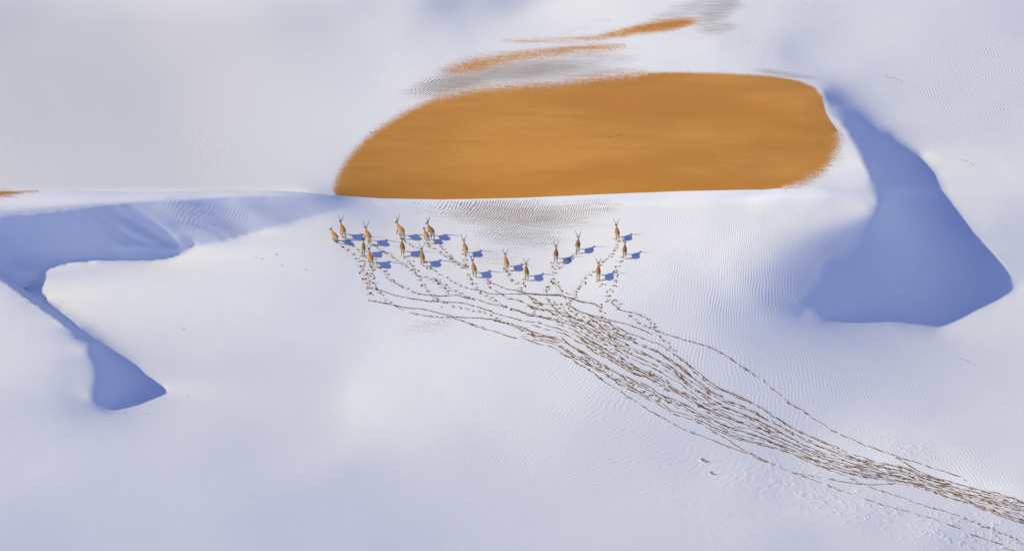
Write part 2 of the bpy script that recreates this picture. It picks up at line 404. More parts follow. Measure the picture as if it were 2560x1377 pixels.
rag = np.where((U > 1990) & (V <= 330), 0.06, rag)
rag = np.where((U > 1620) & (V <= 260) & (sd_top < -30), 0.18, rag)
rag = np.where((U > 1100) & (U < 1600) & (V < 260), 0.9, rag)
rag = np.where(sd_top > -22, 0.38, rag)
rag = rag * (1 - crest_near) + 0.03 * crest_near
rag = np.where(front & (U < 1900) & (U > 700), 0.0, rag)
sd = np.where(front & (U < 1900) & (U > 500), -60, sd)
thin = blobs([(1300,178,240,34,-4,.66),(1150,205,150,34,-12,.68),(1480,150,150,26,-3,.38),(1480,185,120,16,-6,.5),(1790,30,90,34,-28,.5),(1700,30,130,26,-20,.4),(1790,72,70,18,-6,.45),(1450,70,110,14,-20,.25),
              (1280,535,230,48,4,.56),(1290,585,150,45,8,.42),(1240,640,110,40,10,.30),(1450,525,120,30,-6,.42),(1160,520,150,24,4,.40),(1075,815,110,26,-12,.30),(1150,740,210,44,8,.17),
              (2090,395,40,22,30,.34),(1960,185,110,10,8,.5),(0,484,60,10,0,.6)])
thin = np.where(front & (V < crest_v(U) + 4) & (U < 1800), thin * .4, thin)
rip = blobs([(1290,545,280,75,6,1.0),(1750,640,260,200,20,.75),(1600,560,200,70,0,.55),(1500,760,300,120,18,.45),(1400,960,330,170,15,.55),(1850,900,380,110,25,.6),(1250,1120,420,150,10,.5),
             (1800,1230,420,140,5,.55),(2100,30,330,120,10,.85),(2480,180,300,170,15,.75),(1790,30,150,70,-25,1.0),(1500,150,260,50,0,.7),(1900,130,130,50,20,.6),(500,545,230,32,-8,.4),(330,505,230,16,3,.7),(90,850,170,150,45,.8),(80,1030,140,90,0,.7),(500,390,300,60,20,.45),(230,330,260,110,12,.35),
             (2120,490,120,60,0,.6),(2330,1100,330,150,25,.5),(2400,320,300,80,10,.4),(1150,520,200,30,3,.7),(1900,520,160,40,0,.6)])
rip = np.maximum(rip, np.where(sd_main > 0, .42, .16))
dust = np.clip((1120 - U) / 620, 0, 1) * np.where(front, 0, 1) * np.clip((V + 60) / 120, 0.2, 1)
rough = blobs([(2150,1260,330,50,14,.8),(2450,1330,260,60,10,1.0),(2270,1120,90,28,12,.6),(530,380,90,50,20,.35),(40,330,60,60,0,.3),(2000,1180,140,24,18,.5),(2200,265,120,8,2,.35)])
sun_paint = blobs([(300,495,560,18,0,1.0),(1900,488,500,16,-1,1.0),(2130,440,90,60,30,1.0),(1350,505,600,14,0,.8),(2350,1195,420,26,13,.7)])  # whiter patches that paint extra sunlight on crests and bright bands

# sheet of snow and sand: the main mesh is split where the sand lies bare; rings carry the snow out to the horizon
zu = np.gradient(P, axis=1); zw = np.gradient(P, axis=0)
cj = int(np.argmin(np.abs(gw - 484.0)))                  # the sharp crest lies between rows cj and cj + 1
sharp = (U[0] < 1985)[:, None]
zw[cj] = np.where(sharp, P[cj] - P[cj - 2], zw[cj]); zw[cj + 1] = np.where(sharp, P[cj + 3] - P[cj + 1], zw[cj + 1])
NRM = np.cross(zw, zu); NRM /= np.linalg.norm(NRM, axis=-1, keepdims=True); NRM *= np.sign(NRM[..., 2:3] + 1e-9)

def wave(x, y):
    return (np.sin(x * .021 + 1.3 * np.sin(y * .017)) * 2.2 + np.sin(y * .034 + x * .012 + 2.0) * 1.4 + np.sin(x * .0047 - y * .006 + 1.0) * 7 + np.sin(y * .0021 + x * .0013) * 12)
per = [(0, i) for i in range(NU)] + [(j, NU - 1) for j in range(1, NW)] + [(NW - 1, i) for i in range(NU - 2, -1, -1)] + [(j, 0) for j in range(NW - 2, 0, -1)]
B = np.array([P[j, i] for j, i in per]); nB = len(per)
# light smoothing of the rim's heights outward
ctr = P.reshape(-1, 3).mean(0)
rings = []
zb = B[:, 2].copy()
for f in (1.04, 1.1, 1.18, 1.3, 1.45, 1.65, 1.9, 2.3, 3, 4, 5.5, 8, 12, 20, 40, 90, 200):
    for _ in range(12): zb = (np.roll(zb, 1) + zb + np.roll(zb, -1)) / 3
    xy = ctr[:2] + (B[:, :2] - ctr[:2]) * f
    k = math.exp(-(f - 1) * 1.6)
    rings.append(np.c_[xy, zb * k + (wave(xy[:, 0], xy[:, 1]) - 6) * (1 - k) * (1 - math.exp(-(f - 1) * 0.9))])
ATTRS = dict(sand=sd / 12.0, rag=rag, thin=thin, rip=rip, dust=dust, rough=rough, sun_paint=sun_paint)
idx = np.arange(NW * NU).reshape(NW, NU)
quads = np.stack([idx[:-1, :-1], idx[1:, :-1], idx[1:, 1:], idx[:-1, 1:]], -1).reshape(-1, 4)
def qmean(a): return (a[:-1, :-1] + a[1:, :-1] + a[1:, 1:] + a[:-1, 1:]).reshape(-1) / 4
def sheet(name, verts, norms, attrs, faces, mat):
    used, inv = np.unique(faces, return_inverse=True)
    f = inv.reshape(faces.shape)
    me = bpy.data.meshes.new(name)
    me.vertices.add(len(used)); me.vertices.foreach_set("co", verts[used].astype(np.float32).ravel())
    me.loops.add(f.size); me.loops.foreach_set("vertex_index", f.ravel().astype(np.int32))
    me.polygons.add(len(f)); me.polygons.foreach_set("loop_start", np.arange(0, f.size, 4, dtype=np.int32))
    me.update(calc_edges=True)
    me.polygons.foreach_set("use_smooth", np.ones(len(f), bool))
    for k, a in attrs.items():
        at = me.attributes.new(k, 'FLOAT', 'POINT'); at.data.foreach_set("value", a[used].astype(np.float32))
    me.normals_split_custom_set_from_vertices(norms[used].astype(np.float32))
    me.materials.append(mat); me.validate()
    o = bpy.data.objects.new(name, me); col.objects.link(o); o["kind"] = "structure"
    return o

# ---- ground material: snow over sand
g = NB("snow_and_sand", 0.75)
t = g.t
sep = t.nodes.new("ShaderNodeSeparateXYZ"); t.links.new(g.coord(), sep.inputs[0])
X, Y = sep.outputs[0], sep.outputs[1]
w1 = g.noise(0.07, 1.0); w2 = g.noise(0.45, 1.5); w3 = g.noise(2.2, 1.5)
# wind ripples: wavelength about 0.27 m, wandering crests
lean = t.nodes.new("ShaderNodeMapRange"); lean.interpolation_type = 'SMOOTHSTEP'
for k_, v_ in ((1, -4.0), (2, 34.0), (3, -2.1), (4, 1.2)): lean.inputs[k_].default_value = v_
t.links.new(X, lean.inputs[0])
ph = g.math('ADD', g.math('MULTIPLY', X, 3.5), g.math('MULTIPLY', g.math('ADD', Y, 8.0), lean.outputs[0]))
ph = g.math('ADD', ph, g.math('MULTIPLY', w1, 11.0))
ph = g.math('ADD', ph, g.math('MULTIPLY', w2, 2.6))
ph = g.math('ADD', ph, g.math('MULTIPLY', w3, 0.95))
rsin = g.math('SINE', g.math('MULTIPLY', ph, 2 * math.pi))
patch = g.sstep(g.noise(0.16, 2.0), 0.32, 0.62)
ripa = g.math('MULTIPLY', g.attr("rip"), g.math('MULTIPLY', g.math('ADD', 0.30, g.math('MULTIPLY', patch, 0.7)), g.math('ADD', 0.45, g.sstep(g.noise(0.9, 2.0), 0.35, 0.62))))
trough = g.math('MULTIPLY_ADD', rsin, -0.5, 0.5)
# bare sand with a ragged, wind-combed edge
streak = g.noise(1.0, 4.0, g.coord((0.55, 3.2, 1.0), math.radians(-8)), 0.65)
fine = g.noise(5.0, 3.0)
finer = g.noise(11.0, 3.0)
e = g.math('ADD', g.math('MULTIPLY', g.math('SUBTRACT', streak, 0.5), 2.6), g.math('MULTIPLY', g.math('SUBTRACT', fine, 0.5), 4.0))
e = g.math('ADD', e, g.math('MULTIPLY', g.math('SUBTRACT', finer, 0.5), 5.5))
e = g.math('ADD', e, g.math('MULTIPLY', g.math('SUBTRACT', trough, 0.5), 0.4))
e = g.math('MULTIPLY_ADD', e, g.attr("rag"), g.attr("sand"))
softn = g.math('MULTIPLY_ADD', g.attr("rag"), 1.3, 0.12)
e = g.math('DIVIDE', e, softn)
bare = g.sstep(e, -1.0, 1.0)
th = g.math('ADD', g.math('MULTIPLY', trough, 0.42), g.math('ADD', g.math('MULTIPLY', streak, 0.55), g.math('ADD', g.math('MULTIPLY', fine, 0.22), g.math('MULTIPLY', finer, 0.22))))
thn = g.math('MULTIPLY', g.sstep(g.math('ADD', th, g.attr("thin")), 1.04, 1.34), 0.85)
cover = g.math('MAXIMUM', bare, thn)
sn = g.noise(0.09, 4.0, g.coord((0.7, 1.6, 1), math.radians(24)))
sandc = g.mix(g.sstep(sn, 0.35, 0.68), (0.56, 0.24, 0.040, 1), (0.69, 0.325, 0.064, 1))
sandc = g.mix(g.math('MULTIPLY', g.sstep(g.noise(9.0, 4.0), .45, .8), .25), sandc, (0.42, 0.18, 0.04, 1))
sandc = g.mix(g.math('MULTIPLY', g.sstep(g.noise(26.0, 2.0), .42, .7), .42), sandc, (0.40, 0.17, 0.032, 1))
sandc = g.mix(g.math('MULTIPLY', g.sstep(g.noise(1.0, 5.0, g.coord((0.25, 1.3, 1), math.radians(35)), .7), .5, .72), .22), sandc, (0.44, 0.185, 0.03, 1))
sandc = g.mix(g.sstep(thn, 0.0, 0.5), sandc, g.mix(bare, (0.33, 0.26, 0.20, 1), sandc))
grain = g.noise(14.0, 2.0)
snow = g.mix(g.sstep(g.noise(0.8, 5.0), .3, .75), (0.822, 0.83, 0.845, 1), (0.842, 0.848, 0.862, 1))
snow = g.mix(g.math('MULTIPLY', g.sstep(g.noise(30.0, 1.0), .54, .70), 0.38), snow, (0.95, 0.95, 0.95, 1))  # crystal sparkle painted in as random whiter specks
snow = g.mix(g.math('MULTIPLY', g.sstep(grain, .45, .75), 0.22), snow, (0.66, 0.67, 0.71, 1))
snow = g.mix(g.attr("dust"), snow, (0.725, 0.722, 0.722, 1))
snow = g.mix(g.attr("sun_paint"), snow, (0.93, 0.93, 0.93, 1))  # painted brightening of the sunlit crests
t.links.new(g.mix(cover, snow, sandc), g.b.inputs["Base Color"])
# relief
h = g.math('MULTIPLY', g.math('MULTIPLY', rsin, ripa), 0.0075)
rg = g.math('MULTIPLY', g.math('MULTIPLY', g.sstep(g.noise(1.6, 4.0), .48, .75), g.attr("rough")), 0.05)
h = g.math('ADD', h, rg)
h = g.math('ADD', h, g.math('MULTIPLY', grain, 0.006))
h = g.math('ADD', h, g.math('ADD', g.math('MULTIPLY', w2, 0.008), g.math('MULTIPLY', g.noise(30.0, 1.0), 0.004)))
bp = t.nodes.new("ShaderNodeBump"); bp.inputs["Strength"].default_value = 1.0; bp.inputs["Distance"].default_value = 1.0
t.links.new(h, bp.inputs["Height"]); t.links.new(bp.outputs[0], g.b.inputs["Normal"])

flat = {k: a.reshape(-1) for k, a in ATTRS.items()}
is_sand = qmean(np.maximum(sd_main, -60)) > 0
is_band = qmean(sd_band) > 0
is_top = qmean(sd_top) > 0
fq = qmean(front.astype(float)) > 0.5
is_sand &= ~fq | (qmean(U) > 1900)
PV, NV = P.reshape(-1, 3), NRM.reshape(-1, 3)
allv = np.concatenate([PV] + rings); base = len(PV)
alln = np.concatenate([NV] + [np.tile([0, 0, 1.0], (nB, 1)) for _ in rings])
alla = {k: np.concatenate([a, np.full(nB * len(rings), {'sand': -5.0, 'rip': .16, 'rag': .5}.get(k, 0.0))]) for k, a in flat.items()}
ringq = []
prev = np.array([idx[j, i] for j, i in per])
for r in range(len(rings)):
    cur = base + r * nB + np.arange(nB)
    ringq.append(np.stack([prev, np.roll(prev, -1), np.roll(cur, -1), cur], -1)); prev = cur
ringq = np.concatenate(ringq)
# true normals for the rings
fn = np.cross(allv[ringq[:, 2]] - allv[ringq[:, 0]], allv[ringq[:, 3]] - allv[ringq[:, 1]])
fn *= np.sign(fn[:, 2:3] + 1e-12); acc = np.zeros_like(allv)
for k in range(4): np.add.at(acc, ringq[:, k], fn)
acc /= np.linalg.norm(acc, axis=1, keepdims=True) + 1e-12
alln[base:] = acc[base:]
snow_faces = np.concatenate([quads[~(is_sand | is_band | is_top)], ringq])
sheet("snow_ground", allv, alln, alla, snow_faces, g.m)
for m_, n_ in ((is_sand, "sand_ground"), (is_band, "sand_ground"), (is_top, "sand_ground")):
    sheet(n_, PV, NV, flat, quads[m_], g.m)

# ------------------------------------------------------------------ antelopes
def coat_material():
    c = NB("antelope_coat", 0.85)
    n = c.t.nodes.new("ShaderNodeVertexColor"); n.layer_name = "coat"
    v = c.mix(c.math('MULTIPLY', c.sstep(c.noise(22.0, 3.0), .4, .75), .3), n.outputs[0], (0.20, 0.10, 0.045, 1))
    c.t.links.new(v, c.b.inputs["Base Color"]); return c.m
def plain(name, c, rough=.8, var=.3, scale=20.0):
    p = NB(name, rough)
    d = tuple(x * .6 for x in c) + (1,)
    v = p.mix(p.math('MULTIPLY', p.noise(scale, 3.0), var * 1.6), c + (1,), d)
    p.t.links.new(v, p.b.inputs["Base Color"]); return p.m
M_coat = coat_material()
M_horn = plain("horn_keratin", (0.028, 0.024, 0.022), .5)
M_ear = plain("ear_hair", (0.30, 0.17, 0.08))
M_tail = plain("tail_hair", (0.62, 0.54, 0.42))

def antelope_mesh(pose):
    """one skinned body; pose = four leg swings (hl, hr, fl, fr) in degrees, head turn in degrees"""
    swing, turn, drop = pose
    vs, es, rs = [], [], []
    def add(p, r, link=None):
        vs.append(p); rs.append(r)
        if link is not None: es.append((link, len(vs) - 1))
        return len(vs) - 1
    pel = add((0, -.38, .70), (.205, .195))
    rump = add((0, -.56, .67), (.15, .14), pel)
    mid = add((0, -.08, .69), (.215, .205), pel)
    chest = add((0, .25, .68), (.195, .205), mid)
    neck0 = add((0, .43, .72), (.125, .14), chest)
    a = math.radians(turn); sx = math.sin(a); cx = math.cos(a)
    neck1 = add((.02 * sx, .55, .84 - drop * .5), (.085, .095), neck0)
    head = add((.09 * sx, .62 + .03 * cx, .95 - drop), (.07, .074), neck1)
    muz = add((.22 * sx, .61 + .16 * cx, .915 - drop), (.05, .05), head)
    add((.30 * sx, .61 + .25 * cx, .865 - drop), (.036, .038), muz)
    def leg(side, y, z0, pts, ang, root):
        t = math.radians(ang); prev = root
        for (dx, py, pz, r) in pts:
            yy, zz = py - y, pz - z0
            add((side * dx, y + yy * math.cos(t) - zz * math.sin(t), z0 + yy * math.sin(t) + zz * math.cos(t)), (r, r), prev); prev = len(vs) - 1
        return prev
    feet = []
    for s, an in ((-1, swing[0]), (1, swing[1])):
        feet.append(leg(s, -.44, .60, [(.10, -.44, .56, .105), (.105, -.36, .42, .072), (.10, -.53, .27, .038), (.095, -.49, .08, .028), (.09, -.46, .015, .028)], an, pel))
    for s, an in ((-1, swing[2]), (1, swing[3])):
        feet.append(leg(s, .29, .58, [(.09, .29, .52, .085), (.09, .25, .40, .048), (.085, .29, .23, .032), (.085, .275, .07, .026), (.085, .295, .015, .027)], an, chest))
    me = bpy.data.meshes.new("antelope_frame"); me.from_pydata(vs, es, [])
    o = bpy.data.objects.new("antelope_frame", me); col.objects.link(o)
    sk = o.modifiers.new("skin", 'SKIN'); sk.use_smooth_shade = True
    for i, r in enumerate(rs): me.skin_vertices[0].data[i].radius = r
    for i in range(len(vs)): me.skin_vertices[0].data[i].use_root = (i == 0)
    sb = o.modifiers.new("smooth", 'SUBSURF'); sb.levels = 2; sb.render_levels = 2
    dg = bpy.context.evaluated_depsgraph_get()
    out = bpy.data.meshes.new_from_object(o.evaluated_get(dg)); out.name = "antelope_body"
    bpy.data.objects.remove(o); bpy.data.meshes.remove(me)
    return out, [vs[f] for f in feet], vs[head], turn
def paint_coat(me, tone, head):
    n = len(me.vertices); co = np.zeros(n * 3, np.float32); me.vertices.foreach_get("co", co); co = co.reshape(-1, 3)
    x, y, z = co.T
    back = np.array([.42, .205, .075]) * tone; flank = np.array([.54, .345, .16]) * (0.5 + .5 * tone); pale = np.array([.66, .58, .45]); leg = np.array([.27, .22, .17]); dark = np.array([.03, .026, .024])
    nz = co * 0
    k = np.clip((z - .52) / .22, 0, 1)[:, None]
    c = flank * (1 - k) + back * k
    c = np.where((z < .57)[:, None], pale * .85, c)
    rp = np.clip((-.44 - y) / .14, 0, 1)[:, None] * np.clip((.76 - z) / .1, 0, 1)[:, None] * np.clip((.17 - np.abs(x)) / .06, 0, 1)[:, None]
    c = c * (1 - rp) + pale * rp
    c = np.where((z < .40)[:, None], leg, c)
    fr = (z < .42) & (y > .1) & (co[:, 1] > .26); c = np.where(fr[:, None], dark * 2.2, c)
    c = np.where((z < .05)[:, None], dark, c)
    nk = (y > .40) & (z > .66); kk = np.clip((y - .40) / .15, 0, 1)[:, None]
    c = np.where(nk[:, None], c * (1 - kk) + np.array([.60, .44, .26]) * kk, c)
    d = np.hypot(np.hypot(x - head[0], y - head[1] - .04), z - head[2])
    c = np.where(((d < .13) & (y > head[1] - .02))[:, None], dark * 1.5, c)
    ca = me.color_attributes.new("coat", 'FLOAT_COLOR', 'POINT')
    ca.data.foreach_set("color", np.c_[c, np.ones(n)].astype(np.float32).ravel())
    me.materials.append(M_coat)
def tube(pts, rad, n=6):
    pts = np.array(pts, float); vs, fs = [], []
    for i, p in enumerate(pts):
        tdir = pts[min(i + 1, len(pts) - 1)] - pts[max(i - 1, 0)]; tdir /= np.linalg.norm(tdir)
        a = np.cross(tdir, [0, 1, 0.01]); a /= np.linalg.norm(a); b = np.cross(tdir, a)
        for k in range(n):
            th = 2 * math.pi * k / n; vs.append(p + rad[i] * (a * math.cos(th) + b * math.sin(th)))
    for i in range(len(pts) - 1):
        for k in range(n):
            fs.append((i * n + k, i * n + (k + 1) % n, (i + 1) * n + (k + 1) % n, (i + 1) * n + k))
    fs.append(tuple(range(n - 1, -1, -1))); fs.append(tuple((len(pts) - 1) * n + k for k in range(n)))
    return vs, fs
POSES = {
    'stride_a': ((14, -14, -16, 15), -12, 0.0), 'stride_b': ((-15, 12, 16, -12), 10, 0.02),
    'stand': ((4, -5, -4, 5), 0, 0.0), 'look_left': ((10, -10, 13, -13), -36, 0.0), 'gallop': ((20, 8, -34, -18), -30, 0.03)}
pose_data = {}
for k, p in POSES.items():
    for tn, tone in (('tan', 1.0), ('dun', .72), ('fawn', 1.12)):
        me, feet, head, turn = antelope_mesh(p); paint_coat(me, tone, head); pose_data[k, tn] = (me, feet, head, turn)
horn_cache = {}
def horn_mesh(s, length):
    if (s, length) not in horn_cache:
        pts = [(s * .0, 0, 0)]; rad = [.030]
        for q in range(1, 9):
            f = q / 8
            pts.append((s * (.06 * f + .20 * f ** 1.3 - .06 * f ** 4) * length / .58, (-.05 * math.sin(f * 2.6) + .05 * f * f) * length / .58, f * length)); rad.append(.024 * (1 - f) ** .8 + .008)
        v, f = tube(pts, rad, 7)
        # growth rings on the lower two thirds
        me = bpy.data.meshes.new("horn"); me.from_pydata([tuple(x) for x in v], [], f); me.materials.append(M_horn)
        me.polygons.foreach_set("use_smooth", np.ones(len(me.polygons), bool)); horn_cache[s, length] = me
    return horn_cache[s, length]
def leaf_mesh(name, L, w, th, mat):
    v, f = tube([(0, 0, 0), (0, 0, L * .35), (0, 0, L * .75), (0, 0, L)], [w * .6, w, w * .6, w * .12], 6)
    v = [(p[0], p[1] * th, p[2]) for p in v]
    me = bpy.data.meshes.new(name); me.from_pydata([tuple(map(float, p)) for p in v], [], f); me.materials.append(mat)
    me.polygons.foreach_set("use_smooth", np.ones(len(me.polygons), bool)); return me
ear_me = leaf_mesh("ear", .15, .032, .45, M_ear); tail_me = leaf_mesh("tail", .17, .03, .7, M_tail)
def part(name, me, parent, loc, rot=(0, 0, 0)):
    o = bpy.data.objects.new(name, me); col.objects.link(o); o.parent = parent; o.location = loc; o.rotation_euler = rot
    return o
# (feet u, v, yaw left deg, pose, tone, horn, scale, label)
HERD = [
(835,602,30,'gallop','tan',0.20,0.87,"short horned antelope stepping off to the side of the herd by the shaded hollow"),
(855,588,16,'stride_a','tan',0.67,0.99,"long horned antelope highest on the slope at the herd's shaded end"),
(918,603,20,'stride_b','fawn',0.65,0.99,"antelope turned slightly left behind the pair nearest the shaded hollow"),
(908,632,2,'stand','dun',0.56,0.89,"smaller antelope seen straight from behind, just above the lowest one at the shaded end"),
(925,658,12,'stride_a','tan',0.65,0.99,"antelope at the shaded end with sand kicked up under its hind hooves, lowest there"),
(1000,590,27,'look_left','fawn',0.65,1.01,"antelope with its face turned left, alone above the lone one walking straight away"),
(1005,632,6,'stride_b','dun',0.61,0.97,"lone antelope walking straight away below the one whose face is turned left"),
(1076,592,22,'look_left','dun',0.65,1.01,"long horned antelope partly behind the short horned one"),
(1065,602,20,'stand','tan',0.24,0.87,"short horned antelope in front of a long horned one"),
(1055,657,4,'stride_a','tan',0.69,0.99,"antelope with widely spread horns astride a dense run of hoof prints"),
(1162,634,12,'stride_b','fawn',0.65,0.95,"antelope by itself just below the brown rippled snow"),
(1184,685,10,'stride_a','tan',0.65,0.97,"antelope whose shadow falls across a dark trampled spot, below the brown rippled snow"),
(1265,669,9,'stride_b','fawn',0.62,0.95,"antelope in the middle of the herd with a short print trail to the main band"),
(1316,693,4,'stand','dun',0.62,0.95,"dark brown antelope nearest to the band of hoof prints at mid herd"),
(1390,650,-2,'stride_a','dun',0.62,0.97,"dun antelope above a straight column of hoof prints"),
(1445,627,-3,'stride_b','dun',0.65,0.99,"dark dun antelope higher up than the dun one above a straight column of prints"),
(1543,596,4,'stride_a','tan',0.65,0.97,"antelope highest on the slope at the sunlit end of the herd"),
(1562,640,-2,'stand','dun',0.65,0.95,"antelope at the sunlit end just below the highest one there"),
(1496,692,-2,'stride_b','tan',0.62,0.97,"antelope lowest at the sunlit end beside a zigzag of prints"),
]

for (u, v, yaw, pose, tone, hornL, sc, label) in HERD:
    me, feet, head, turn = pose_data[pose, tone]
    root = bpy.data.objects.new("antelope", None); root.empty_display_size = .3; col.objects.link(root)
    c = ground([u], [v])[0]; a = math.radians(yaw); fx, fy = -math.sin(a), math.cos(a)       # yaw > 0 turns left
    # the ground's lie under the hooves
    pts = np.array([[c[0] + fx * y * sc, c[1] + fy * y * sc] for y in (-.47, .29)])
    zz = ground_xy(pts[:, 0], pts[:, 1], [c[2], c[2]])
    pit = math.atan2(zz[1] - zz[0], .76 * sc) * .95
    sd2 = np.array([[c[0] + fy * s, c[1] - fx * s] for s in (-.15, .15)]); zs = ground_xy(sd2[:, 0], sd2[:, 1], [c[2], c[2]])
    fwd = Vector((fx, fy, math.tan(pit))).normalized(); side = Vector((fy, -fx, 0.35 * (zs[1] - zs[0]) / .3)).normalized()
    up = side.cross(fwd).normalized(); side = fwd.cross(up)
    R = Matrix((side, fwd, up)).transposed().to_4x4()
    lo = min(f[2] for f in feet)
    zc = zz[0] + (zz[1] - zz[0]) * (.47 / .76)
    root.matrix_world = Matrix.Translation((c[0], c[1], zc - (lo + .02) * sc)) @ R @ Matrix.Scale(sc, 4)
    tag(root, label, "antelope", "antelopes walking up the snowy slope")
    part("body", me, root, (0, 0, 0))
    hr = math.radians(-turn)
    base = Vector(head) + Vector((0, 0, .055))
    for s in (-1, 1):
        off = Matrix.Rotation(hr, 3, 'Z') @ Vector((s * .026, .0, 0))
        part("horn", horn_mesh(s, hornL), root, base + off, (math.radians(8), 0, hr))
        off = Matrix.Rotation(hr, 3, 'Z') @ Vector((s * .055, -.02, -.03))
        part("ear", ear_me, root, base + off, (math.radians(12), math.radians(58 * s), hr))
    part("tail", tail_me, root, (0, -.655, .70), (math.radians(165), 0, 0))

# ------------------------------------------------------------------ hoof prints and kicked-up sand
M_pit = plain("shaded_pit_sand", (0.045, 0.024, 0.010), .9, .4, 6.0)  # dark tone stands in for the shade inside the prints
M_kick = plain("kicked_sand", (0.42, 0.20, 0.065), .9, .5, 5.0)
M_pale = plain("sand_on_snow", (0.66, 0.45, 0.27), .9, .3, 5.0)
M_clod = plain("snow_clod", (0.82, 0.83, 0.85), .8, .08, 5.0)
MK=lambda s:[tuple(map(float,p.split(','))) for p in s.split()]
UB=MK("1300,738 1420,752 1500,787 1560,817 1640,847 1696,887 1731,922 1783,961 1830,983 1881,1005 1918,1028 1957,1053 2002,1079 2046,1100 2092,1120 2142,1140 2196,1157 2251,1166 2306,1186 2361,1202 2429,1218 2498,1235 2560,1250 2760,1300")
LB=MK("1300,838 1394,866 1485,924 1574,978 1691,1037 1739,1053 1781,1073 1834,1097 1915,1118 1969,1134 2063,1171 2142,1190 2251,1208 2314,1225 2374,1246 2437,1266 2498,1290 2560,1309 2760,1375")
lane_rng=np.random.default_rng(3)
def lane(f,u0,u1,wob=.018):
    u=np.arange(u0,u1+1,25.)
    ub=np.interp(u,*zip(*UB)); lb=np.interp(u,*zip(*LB))
    k=np.cumsum(lane_rng.normal(0,wob*.5,len(u))); k-=np.linspace(0,k[-1],len(u)); 
    ff=np.clip(f+k,0.0,1.0)
    return [(float(a),round(float(b+(c-b)*q+lane_rng.normal(0,1.2)),1)) for a,b,c,q in zip(u,ub,lb,ff)]
T=[]
T.append(('clusters',MK("834,597 853,613 866,621 889,639 898,653 906,676 913,690 917,704 921,717 925,730 924,751")))
T.append(('line',MK("924,751 950,756 982,762 1009,769 1025,771 1059,774 1100,784 1117,788 1134,792 1184,795 1209,797 1234,799 1254,805 1276,809 1299,817 1317,822 1333,835 1350,842 1375,845 1392,852")))
T.append(('steps',MK("855,590 866,599 876,609 885,615 895,626 906,636 911,644")))
T.append(('clusters',MK("911,644 913,660 916,673 919,690 925,703 934,722 952,732")))
T.append(('clusters',MK("925,653 930,672 933,688 937,703 942,718 952,732 963,747")))
T.append(('line',MK("962,730 988,739 1007,743 1029,747 1045,749 1067,752 1092,754 1117,756 1142,756 1159,759 1184,765 1209,772 1226,777 1239,784 1259,790 1279,795 1310,803")))
T.append(('steps',MK("922,605 932,612 946,620 957,628 970,636 981,642 994,650 1004,657 1015,665 1024,671 1037,682 1052,690 1067,694 1084,700 1100,708 1117,715 1137,728 1157,738 1176,747 1197,753")))
T.append(('streak',MK("1197,753 1214,758 1234,763 1251,765 1271,769 1299,779 1340,790 1380,800 1420,812")))
T.append(('steps',MK("1005,593 1016,605 1028,613 1042,621 1052,630")))
T.append(('clusters',MK("1061,655 1066,666 1079,673")))
T.append(('steps',MK("925,640 940,655 952,664")))
T.append(('steps',MK("938,658 946,668 957,676 968,684 970,696 975,699 990,708 1007,718 1020,722 1033,731 1053,736")))
T.append(('line',MK("1033,731 1053,736 1080,739 1110,740 1140,738 1165,745 1190,752")))
T.append(('steps',MK("1079,673 1099,684 1119,695 1137,707 1155,717 1174,723")))
T.append(('line',MK("1174,723 1199,727 1217,733 1242,735 1267,736 1299,735 1333,735 1367,737 1400,738 1417,743 1434,747 1450,753 1467,757 1484,759 1497,765")))
T.append(('line',MK("1300,731 1333,736 1367,738 1400,739 1450,754 1484,760 1500,767")))
T.append(('clusters',MK("1497,765 1505,774 1504,782 1505,790 1514,799 1524,809 1537,822 1554,833 1574,842 1590,849")))
T.append(('clusters',MK("1008,641 1017,645 1026,657 1037,669 1049,698 1057,712 1069,725 1079,738 1095,748 1115,758")))
T.append(('steps',MK("1115,758 1142,767 1174,775 1207,782 1240,795 1262,803")))
T.append(('clusters',MK("1073,617 1093,605")))
T.append(('steps',MK("1067,609 1080,620 1099,631 1115,642 1132,653 1148,665 1164,675")))
T.append(('steps',MK("1095,607 1106,620 1117,633 1129,643 1143,656 1161,662 1169,673")))
T.append(('clusters',MK("1170,686 1178,699 1183,712 1196,726 1214,737")))
T.append(('steps',MK("1214,737 1231,747 1247,759 1262,766 1290,780")))
T.append(('clusters',MK("1090,700 1105,714 1120,730 1137,728")))
T.append(('clusters',MK("1159,635 1164,648 1164,662 1170,676")))
T.append(('steps',MK("1183,686 1199,688")))
T.append(('clusters',MK("1212,696 1219,705 1226,720 1239,728")))
T.append(('streak',MK("1239,728 1257,739 1279,748 1300,752 1318,760 1338,777")))
T.append(('line',MK("1225,706 1242,714 1267,723 1299,728 1320,735")))
T.append(('clusters',MK("1263,672 1272,680 1277,694 1285,707 1303,720 1307,732")))
T.append(('clusters',MK("1314,696 1311,705 1309,718")))
T.append(('streak',MK("1307,732 1325,743 1337,750 1350,760 1360,770 1380,784 1400,794 1427,800 1450,810 1467,824 1484,836")))
T.append(('streak',MK("1325,743 1343,757 1372,762 1390,772 1414,780 1429,792 1459,804 1484,815 1510,822")))
T.append(('clusters',MK("1386,655 1388,663 1387,675 1384,687 1384,700 1375,712 1368,724 1364,734")))
T.append(('streak',MK("1365,746 1375,759 1380,767 1392,777 1414,789 1430,795 1455,806")))
T.append(('clusters',MK("1445,628 1434,640 1425,652 1413,663 1397,675")))
T.append(('clusters',MK("1384,702 1396,713 1404,727 1415,743 1417,756 1434,769")))
T.append(('line',MK("1434,769 1450,779 1475,788 1500,794 1522,800 1542,805 1567,810 1592,819 1617,830 1634,838")))
T.append(('steps',MK("1542,597 1547,605 1542,621 1533,635 1523,645 1509,656 1497,668")))
T.append(('steps',MK("1490,679 1481,682 1469,691 1460,703 1452,719 1439,731 1436,741 1448,752")))
T.append(('clusters',MK("1561,639 1553,652 1546,666 1544,680 1540,698 1537,713 1526,729 1520,740 1514,747 1528,755")))
